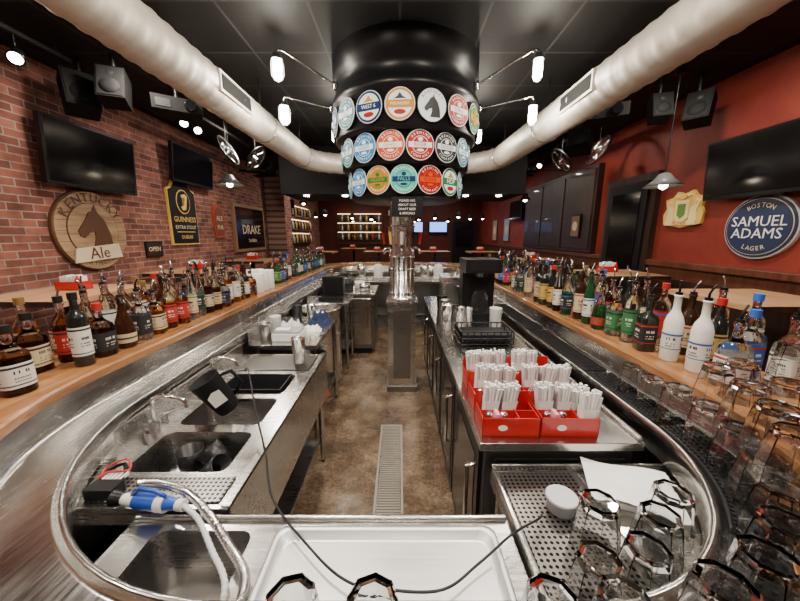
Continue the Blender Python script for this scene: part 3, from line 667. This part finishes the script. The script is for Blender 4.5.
# right mid items
b=B(T(.735,2.95,.90)); b.box(-.15,.15,-.16,.16,0,.06,black); b.box(-.15,.15,.02,.16,.06,.42,black); b.box(-.16,.16,-.16,.16,.42,.54,black)
b.box(-.12,.12,-.165,-.16,.44,.52,blackm); b.lathe([(0,.065),(.06,.065),(.075,.1),(.07,.2),(.05,.24),(0,.24)],glass,20,T(0,-.06,0)); b.cyl(0,-.06,.24,.26,.05,black); b.cyl(0,-.06,.38,.42,.05,black,16,.07); b.obj('coffee_maker',.006)
b=B(T(.62,3.5,.90)); b.box(-.17,.17,-.17,.17,0,.3,steel); b.box(-.18,.18,-.18,.18,.3,.32,steel); b.box(-.14,.14,-.175,-.17,.05,.26,steel_dk); b.rod((-.05,-.19,.22),(.05,-.19,.22),.007,chrome); b.obj('glass_washer_box',.004)
b=B(T(.60,2.22,.90))
for i in range(9):
    x=-.18+i*.045; b.rod((x,-.12,.01),(x,.12,.01),.004,black,6); b.rod((x,-.12,.01),(x,-.12,.1),.004,black,6); b.rod((x,.12,.01),(x,.12,.1),.004,black,6)
for i in range(6):
    y=-.12+i*.048; b.rod((-.18,y,.01),(.18,y,.01),.004,black,6); b.rod((-.18,y,.01),(-.18,y,.1),.004,black,6); b.rod((.18,y,.01),(.18,y,.1),.004,black,6)
b.box(-.16,.16,-.1,.1,.015,.07,rubber)
for z in(.05,.1):
    for p,q in(((-.18,-.12),(.18,-.12)),((.18,-.12),(.18,.12)),((.18,.12),(-.18,.12)),((-.18,.12),(-.18,-.12))): b.rod((*p,z),(*q,z),.005,black,6)
b.obj('wire_glass_rack')
for i,(x,y) in enumerate([(.42,2.75),(.42,2.95),(.42,3.15),(.8,2.6)]):
    B(T(x,y,.9)).lathe([(0,0),(.045,0),(.05,.15),(.052,.155),(.047,.15),(.04,.01),(0,.01)],[chrome,steel_dk,black,whitep][i],20).obj('bar_caddy_cup')
b=B(); b.box(-.165,.02,.95,2.55,.0,.008,mat('drain_frame',(.30,.28,.24),.5)); b.box(-.15,.005,.97,2.53,.008,.010,steel_dk)
for i in range(76): b.box(-.145,0,.98+i*.0205,.98+i*.0205+.011,.010,.014,mat('drain_slat',(.34,.31,.26),.5,.3))
b.obj('floor_drain_grate')
# ---------------------------------------------------------------- TVs
def tv(M,w,h,name='wall_television',sc=None):
    b=B(M); b.box(-w/2,w/2,-h/2,h/2,.0,.05,black); b.box(-w/2+.02,w/2-.02,-h/2+.03,h/2-.02,.05,.053,sc or screen); b.box(-.1,.1,-.1,.1,-.07,0,blackm); b.box(-w/2+.3,w/2-.3,-h/2-.01,-h/2,.01,.04,black); return b.obj(name,.004)
tv(WL(3.44,2.39,-3.11)@R(.08,'X'),.98,.58); tv(WL(5.05,2.63,-3.1)@R(.1,'X'),.95,.5); tv(WR(2.9,2.26,3.11)@R(.08,'X'),1.0,.54)
tv(WR(8.8,2.3,3.11),.9,.5); tv(WL(9.2,2.4,-3.11),.9,.5)
# ---------------------------------------------------------------- signs
b=B(WL(3.38,1.69)); b.oval(.40,.40,0,.03,brownp,48); b.oval(.385,.385,.03,.045,woodsign,48); b.oval(.28,.28,.045,.049,brownp,48); b.oval(.272,.272,.049,.053,woodsign,48)
for k in range(-3,4): b.box(-.38+abs(k)*.02,.38-abs(k)*.02,k*.1-.002,k*.1+.002,.045,.047,brownp)
b.arctext('KENTUCKY',.125,brownp,.325,.055,mid=pi/2,step=.29); b.prism([(x*.36,y*.36+.04) for x,y in HORSE],.053,.062,brownp)
b.prism([(-.27,-.31),(.27,-.28),(.24,-.13),(-.24,-.17)],.055,.066,cream); b.text('Ale',.17,brownp,0,-.225,.068,rot=.05); b.arctext('LEXINGTON',.06,brownp,.33,.055,mid=-pi/2,step=.16,flip=True)
b.obj('round_horse_sign')
gz=[(-.30,-.47),(.30,-.47),(.30,.30),(.22,.33),(.15,.42),(0,.48),(-.15,.42),(-.22,.33),(-.30,.30)]
b=B(WL(4.85,1.98)); b.prism(gz,0,.03,gold); b.prism([(x*.93,y*.95) for x,y in gz],.03,.04,black)
b.oval(.15,.17,.04,.045,gold,30,None,0,.14); b.oval(.135,.155,.045,.05,black,30,None,0,.14)
b.prism([(-.07,.06),(-.03,.02),(.03,.03),(.08,.22),(.03,.25),(-.05,.23),(-.04,.2),(.03,.2),(0,.08),(-.04,.08)],.05,.056,gold)
for k in range(5): b.box(-.03+k*.018,-.026+k*.018,.07,.22,.05,.054,gold)
b.text('GUINNESS',.105,gold,0,-.11,.045); b.text('EXTRA STOUT',.07,cream,0,-.22,.045); b.box(-.2,.2,-.29,-.28,.04,.045,gold); b.text('DUBLIN',.07,gold,0,-.36,.045)
b.obj('stout_pub_sign')
b=B(WL(5.78,1.88)); pr=[(-.14,-.28),(.14,-.28),(.17,-.1),(.17,.15),(.1,.25),(0,.29),(-.1,.25),(-.17,.15),(-.17,-.1)]
b.prism(pr,0,.03,mat('sign_red',(.34,.05,.02),.5)); b.prism([(x*.8,y*.85) for x,y in pr],.03,.035,mat('sign_rust',(.16,.035,.015),.5)); b.text('ALE',.12,cream,0,.05,.04); b.text('PUB',.1,cream,0,-.1,.04); b.obj('shield_pub_sign')
b=B(WL(6.95,1.80)); b.box(-.68,.68,-.48,.45,0,.05,mat('window_frame_tan',(.25,.14,.07),.5)); b.box(-.62,.62,-.42,.39,.05,.055,screen); b.text('DRAKE',.26,cream,0,-.05,.06); b.text('TAVERN',.1,cream,0,-.27,.06); b.obj('window_1')
b=B(WL(4.2,1.47)); b.box(-.14,.14,-.1,.1,0,.02,black); b.box(-.12,.12,-.08,.08,.02,.022,wooddk); b.text('OPEN',.08,cream,0,0,.024); b.obj('framed_notice')
b=B(WR(2.90,1.72)); b.oval(.30,.28,0,.03,mat('silver_trim',(.5,.5,.5),.4),48); b.oval(.285,.265,.03,.04,navy,48); b.oval(.268,.248,.04,.044,cream,48); b.oval(.262,.242,.044,.048,navy,48)
b.text('SAMUEL',.125,white,0,.045,.05); b.text('ADAMS',.125,white,0,-.06,.05); b.arctext('BOSTON',.055,cream,.2,.05,step=.2,ry=.185); b.arctext('LAGER',.055,cream,.2,.05,mid=-pi/2,step=.2,flip=True,ry=.19); b.obj('oval_lager_sign')
yel=mat('crest_yellow',(.62,.42,.10),.45); yel2=mat('crest_pale',(.72,.58,.26),.45)
cr=[(-.24,-.16),(-.12,-.18),(0,-.2),(.12,-.18),(.24,-.16),(.26,-.05),(.22,.02),(.25,.12),(.15,.14),(.1,.2),(0,.17),(-.1,.2),(-.15,.14),(-.25,.12),(-.22,.02),(-.26,-.05)]
b=B(WR(3.72,1.93)); b.prism(cr,0,.03,yel); b.prism([(-.09,-.1),(0,-.15),(.09,-.1),(.09,.1),(-.09,.1)],.03,.045,yel2); b.prism([(-.05,-.06),(0,-.10),(.05,-.06),(.05,.06),(-.05,.06)],.045,.05,mat('crest_green',(.10,.20,.04),.5))
for s in(-1,1):
    b.prism([(s*x,y) for x,y in((.10,-.13),(.2,-.12),(.18,-.02),(.22,.08),(.16,.11),(.14,.03),(.11,.02))],.03,.042,yel2)
    b.oval(.02,.02,.042,.05,gold,12,None,s*.17,.07); b.oval(.025,.015,.03,.045,yel2,12,None,s*.07,.15)
b.box(-.2,.2,-.17,-.125,.03,.05,yel2); b.text('PILSNER',.05,redp,0,-.148,.052); b.oval(.05,.03,.03,.05,gold,16,None,0,.14); b.obj('crest_wall_plaque')
for i,(y,z,w,h,c) in enumerate([(5.75,1.8,.3,.4,(.2,.12,.06)),(9.8,1.8,.5,.7,(.3,.4,.5)),(11,1.8,.5,.7,(.4,.3,.2))]):
    b=B(WR(y,z,3.08 if y<8.2 else 3.2)); b.box(-w/2,w/2,-h/2,h/2,0,.02,black); b.box(-w/2+.03,w/2-.03,-h/2+.03,h/2-.03,.02,.022,mat('art_%d'%i,c,.5)); b.oval(w*.25,h*.2,.022,.024,cream); b.obj('framed_picture')
# ---------------------------------------------------------------- tables & caddies
def ptable(x,y,w,d,z=1.2,cad=True):
    b=B(T(x,y,0)); b.box(-w/2,w/2,-d/2,d/2,z-.04,z,woodtab); b.box(-w/2,w/2,-d/2-.003,-d/2,z-.04,z-.0,wooddk); b.cyl(0,0,.02,z-.04,.04,black); b.cyl(0,0,0,.02,.28,black,28,.26); b.box(-.2,.2,-.03,.03,z-.06,z-.04,black); b.obj('pub_table',.005)
    if not cad: return
    c=B(T(x-.05,y+.12,z+.001)); c.box(-.1,.1,-.06,.06,0,.004,redp)
    for a in((-.1,.1,-.06,-.057),(-.1,.1,.057,.06),(-.1,-.097,-.06,.06),(.097,.1,-.06,.06)): c.box(*a,0,.07,redp)
    for k in range(5): c.box(-.08+k*.035,-.055+k*.035,-.03,.04,.004,.11+.01*(k%2),white)
    c.lathe([(0,.004),(.018,.004),(.02,.08),(.01,.1),(.01,.12),(0,.12)],redp,10,T(.08,-.04,0)); c.obj('condiment_caddy')
for p in[(-2.7,2.55,.75,.8),(-2.7,4.2,.75,.8),(-2.75,6.0,.75,.8),(2.65,2.35,.75,.7,1.2,False),(2.65,3.9,.75,.7),(2.6,6.2,.75,.7),(-2.2,9.0,.8,.8),(-.6,9.2,.8,.8),(1.0,9.2,.8,.8),(2.3,9.0,.8,.8),(0.2,11.3,.8,.8),(-1.6,11.2,.8,.8)]: ptable(*p)
def stool(x,y,rz=0):
    b=B(T(x,y,0)@R(rz))
    b.lathe([(0,.72),(.17,.72),(.18,.74),(.17,.78),(0,.785)],mat('stool_vinyl',(.04,.02,.015),.4),24)
    for s in(-1,1):
        for t in(-1,1): b.rod((s*.12,t*.12,.72),(s*.19,t*.19,0),.016,wooddk,8)
        b.rod((s*.17,-.17,.25),(s*.17,.17,.25),.011,wooddk,8); b.rod((-.165,s*.165,.32),(.165,s*.165,.32),.011,wooddk,8)
        b.rod((s*.14,.14,.76),(s*.16,.19,1.12),.014,wooddk,8)
    for z in(.92,1.0,1.09): b.box(-.16,.16,.165,.185,z-.025,z+.025,wooddk)
    b.obj('bar_stool')
for x,y,a in[(-2.6,3.3,0),(-2.6,5.1,0),(2.6,3.1,0),(2.55,4.65,0),(2.6,1.6,pi),(-2.6,1.8,pi),(-.6,8.4,pi),(1.0,8.4,pi),(-2.2,8.2,pi),(2.2,8.2,pi)]: stool(x,y,a)
# ---------------------------------------------------------------- hanging things
def pendant(x,y,z,r=.16,m=blackm):
    b=B(T(x,y,0)); b.lathe([(.03,z+.13),(.05,z+.12),(r*.5,z+.07),(r,z),(r-.006,z),(r*.48,z+.062),(.03,z+.1)],m,28); b.rod((0,0,z+.12),(0,0,CZ),.006,black); b.lathe([(0,z-.03),(.035,z-.01),(.04,z+.03),(.02,z+.08)],bulbs,14); b.cyl(0,0,CZ-.03,CZ,.05,black); b.obj('pendant_lamp')
pend=mat('pendant_grey_enamel',(.12,.13,.12),.35)
for p in[(-2.2,4.35,2.28),(2.62,3.35,2.12)]: pendant(*p,.17,pend)
for p in[(-2.2,7.6,2.35),(2.4,6.4,2.3),(-1.3,9.0,2.1),(-.75,8.6,2.05),(-.25,9.3,2.1),(.5,8.8,2.05),(.95,9.0,2.1),(1.5,8.5,2.1),(2.0,9.4,2.1),(-1.6,11.2,2.1),(-.9,11.6,2.1),(.5,11.4,2.1),(1.6,11.0,2.1),(-2.6,10.2,2.2),(2.6,10.4,2.15),(-1.9,8.4,2.15)]: pendant(*p,.11,blackm)
def wheel(x,y,z,r,tilt):
    b=B(T(x,y,z)@R(tilt,'Y')@R(.5)); P=[(r*math.cos(a*pi/18),r*math.sin(a*pi/18),0) for a in range(37)]
    b.tube(P,.013,black,8,caps=False); b.tube([(p[0]*.93,p[1]*.93,0) for p in P],.006,chrome,6,caps=False); b.cyl(0,0,-.04,.04,.03,chrome)
    for k in range(16): a=k*pi/8; b.rod((.02*math.cos(a),.02*math.sin(a),.03*(-1)**k),(r*math.cos(a),r*math.sin(a),0),.0025,chrome,5)
    b.M=T(x,y,z); b.rod((0,0,0),(0,0,CZ-z),.006,black); b.obj('hanging_bicycle_wheel')
wheel(-2.35,4.7,2.78,.2,1.1); wheel(-2.15,5.1,2.76,.2,-.9); wheel(2.75,4.75,2.80,.2,-1.1); wheel(2.5,5.3,2.78,.2,.9)
def fan(x,y):
    z=CZ-.33; b=B(T(x,y,z)); b.lathe([(0,-.06),(.07,-.05),(.1,0),(.1,.06),(.05,.1),(.02,.12)],blackm,24); b.rod((0,0,.1),(0,0,.33),.015,black); b.cyl(0,0,.29,.33,.06,black)
    for k in range(5):
        M=R(k*2*pi/5)@R(.2,'X'); b.box(.1,.18,-.02,.02,-.004,.004,black,M); b.prism([(.16,-.05),(.55,-.065),(.58,-.04),(.58,.04),(.55,.065),(.16,.05)],-.005,.005,blackm,M)
    b.obj('ceiling_fan')
fan(2.45,6.3); fan(-2.5,6.6)
def speaker(x,y,z,rz,s=1):
    b=B(T(x,y,z)@R(rz)@R(-.35,'X')@Matrix.Scale(s,4)); b.box(-.14,.14,-.12,.12,-.2,.2,blackm); b.box(-.125,.125,-.128,-.12,-.185,.185,blackm); b.lathe([(.1,0),(.09,.012),(.03,.02),(0,.02)],blackm,24,T(0,-.128,-.06)@R(pi/2,'X')); b.lathe([(.04,0),(.0,.01)],rubber,16,T(0,-.128,.11)@R(pi/2,'X'))
    b.M=T(x,y,z); b.rod((0,.03,.05),(0,.03,CZ-z),.02,black); b.obj('ceiling_speaker',.006)
speaker(-2.8,3.1,2.85,.9,.8); speaker(-2.45,3.05,2.88,.4,.7); speaker(2.3,4.4,2.85,-.7,.9); speaker(2.85,3.35,2.82,-.9,.7); speaker(2.55,3.45,2.86,-.3,.6)
def proj(x,y,z,rz=.6):
    b=B(T(x,y,z)@R(rz)); b.box(-.2,.2,-.15,.15,-.06,.06,blackm); b.lathe([(.05,0),(.045,.04),(0,.03)],screen,20,T(.1,-.15,0)@R(pi/2,'X')); b.box(-.17,-.05,-.155,-.15,-.04,.03,rubber); b.rod((0,0,.06),(0,0,CZ-z),.02,black); b.cyl(0,0,CZ-z-.02,CZ-z,.08,black); b.obj('ceiling_projector',.01)
proj(-2.15,3.4,2.84); proj(2.1,3.6,2.85,-.5)
def track(x,y0,y1,heads):
    b=B(); b.box(x-.02,x+.02,y0,y1,CZ-.1,CZ-.07,black); b.rod((x,y0+.1,CZ-.08),(x,y0+.1,CZ),.008,black); b.rod((x,y1-.1,CZ-.08),(x,y1-.1,CZ),.008,black)
    s=-1 if x<0 else 1
    for y in heads:
        b.rod((x,y,CZ-.1),(x,y,CZ-.18),.008,black); M=Matrix.Translation((x,y,CZ-.24))@R(s*.7,'Y')@R(-.7,'X')
        b.lathe([(0,.07),(.035,.07),(.04,0),(.05,-.07),(.044,-.07),(.035,-.055)],black,16,M); b.lathe([(0,-.062),(.04,-.06)],bulb,16,M)
    b.obj('track_light')
track(-2.75,2.4,3.0,[2.6]); track(-2.45,3.7,5.6,[3.95,4.2]); track(2.55,4.4,7,[5.0,6.2])
# back wall features
BC=[brownp,whitep,opg,gold,opb,mat('bottle_amber_far',(.35,.12,.02),.15)]
b=B(WB(-1.6,1.9)); b.box(-.9,.9,-.6,.5,0,.06,brownp)
for z in(-.45,-.1,.25):
    b.box(-.85,.85,z,z+.02,.06,.22,wooddk); b.box(-.85,.85,z+.30,z+.31,.06,.075,warmstrip)
    for k in range(14): b.lathe([(0,0),(.035,0),(.035,.16),(.014,.2),(.014,.26),(0,.26)],BC[k%6],10,T(-.78+k*.12,z+.02,.14)@R(-pi/2,'X'))
b.obj('back_bar_shelf')
for x in(.55,1.5): tv(WB(x,1.95,12.92),.7,.42,sc=blue_scr)
b=B(WB(2.5,0)); b.box(-.5,.5,0,2.25,0,.06,wooddk); b.box(-.42,.42,.02,2.15,.06,.08,black); b.box(-.3,.3,1.2,2.0,.08,.085,screen); b.obj('door_2')
b=B(WB(-.2,2.5,12.99)); b.box(-.25,.25,-.1,.1,0,.05,white); b.text('EXIT',.16,mat('exit_red',(.8,.05,.02),.4,em=(1,.1,.03),es=4),0,0,.055); b.obj('exit_sign')
for i,(x,c) in enumerate([(-.35,(.4,.1,.05)),(.0,(.1,.2,.35))]):
    b=B(WB(x,1.8,12.99)); b.box(-.14,.14,-.2,.2,0,.02,black); b.box(-.12,.12,-.18,.18,.02,.022,mat('poster_%d'%i,c,.5)); b.oval(.07,.08,.022,.024,cream); b.obj('framed_picture')
B().box(-3.19,-2.75,7.9,8.35,0,CZ-.01,brick).obj('brick_pillar')
b=B(WL(10.3,1.9)); b.box(-1.1,1.1,-.6,.6,0,.05,brownp)
for z in(-.5,-.1,.3):
    b.box(-1.05,1.05,z,z+.02,.05,.2,wooddk); b.box(-1.05,1.05,z+.29,z+.30,.05,.065,warmstrip)
    for k in range(14): b.lathe([(0,0),(.035,0),(.035,.16),(.014,.2),(.014,.26),(0,.26)],BC[k%6],10,T(-.98+k*.15,z+.02,.12)@R(-pi/2,'X'))
b.obj('liquor_wall_shelf')
# ---------------------------------------------------------------- world & camera
w=bpy.data.worlds.new('World'); S.world=w; w.use_nodes=True; w.node_tree.nodes['Background'].inputs[0].default_value=(.5,.48,.45,1); w.node_tree.nodes['Background'].inputs[1].default_value=.3
cd=bpy.data.cameras.new('Camera'); cam=bpy.data.objects.new('Camera',cd); COL.objects.link(cam)
cd.sensor_width=36; cd.lens=14.4; cd.clip_start=.05; cam.location=(0,0,1.65); cam.rotation_euler=(math.radians(90-11.57),0,0); S.camera=cam
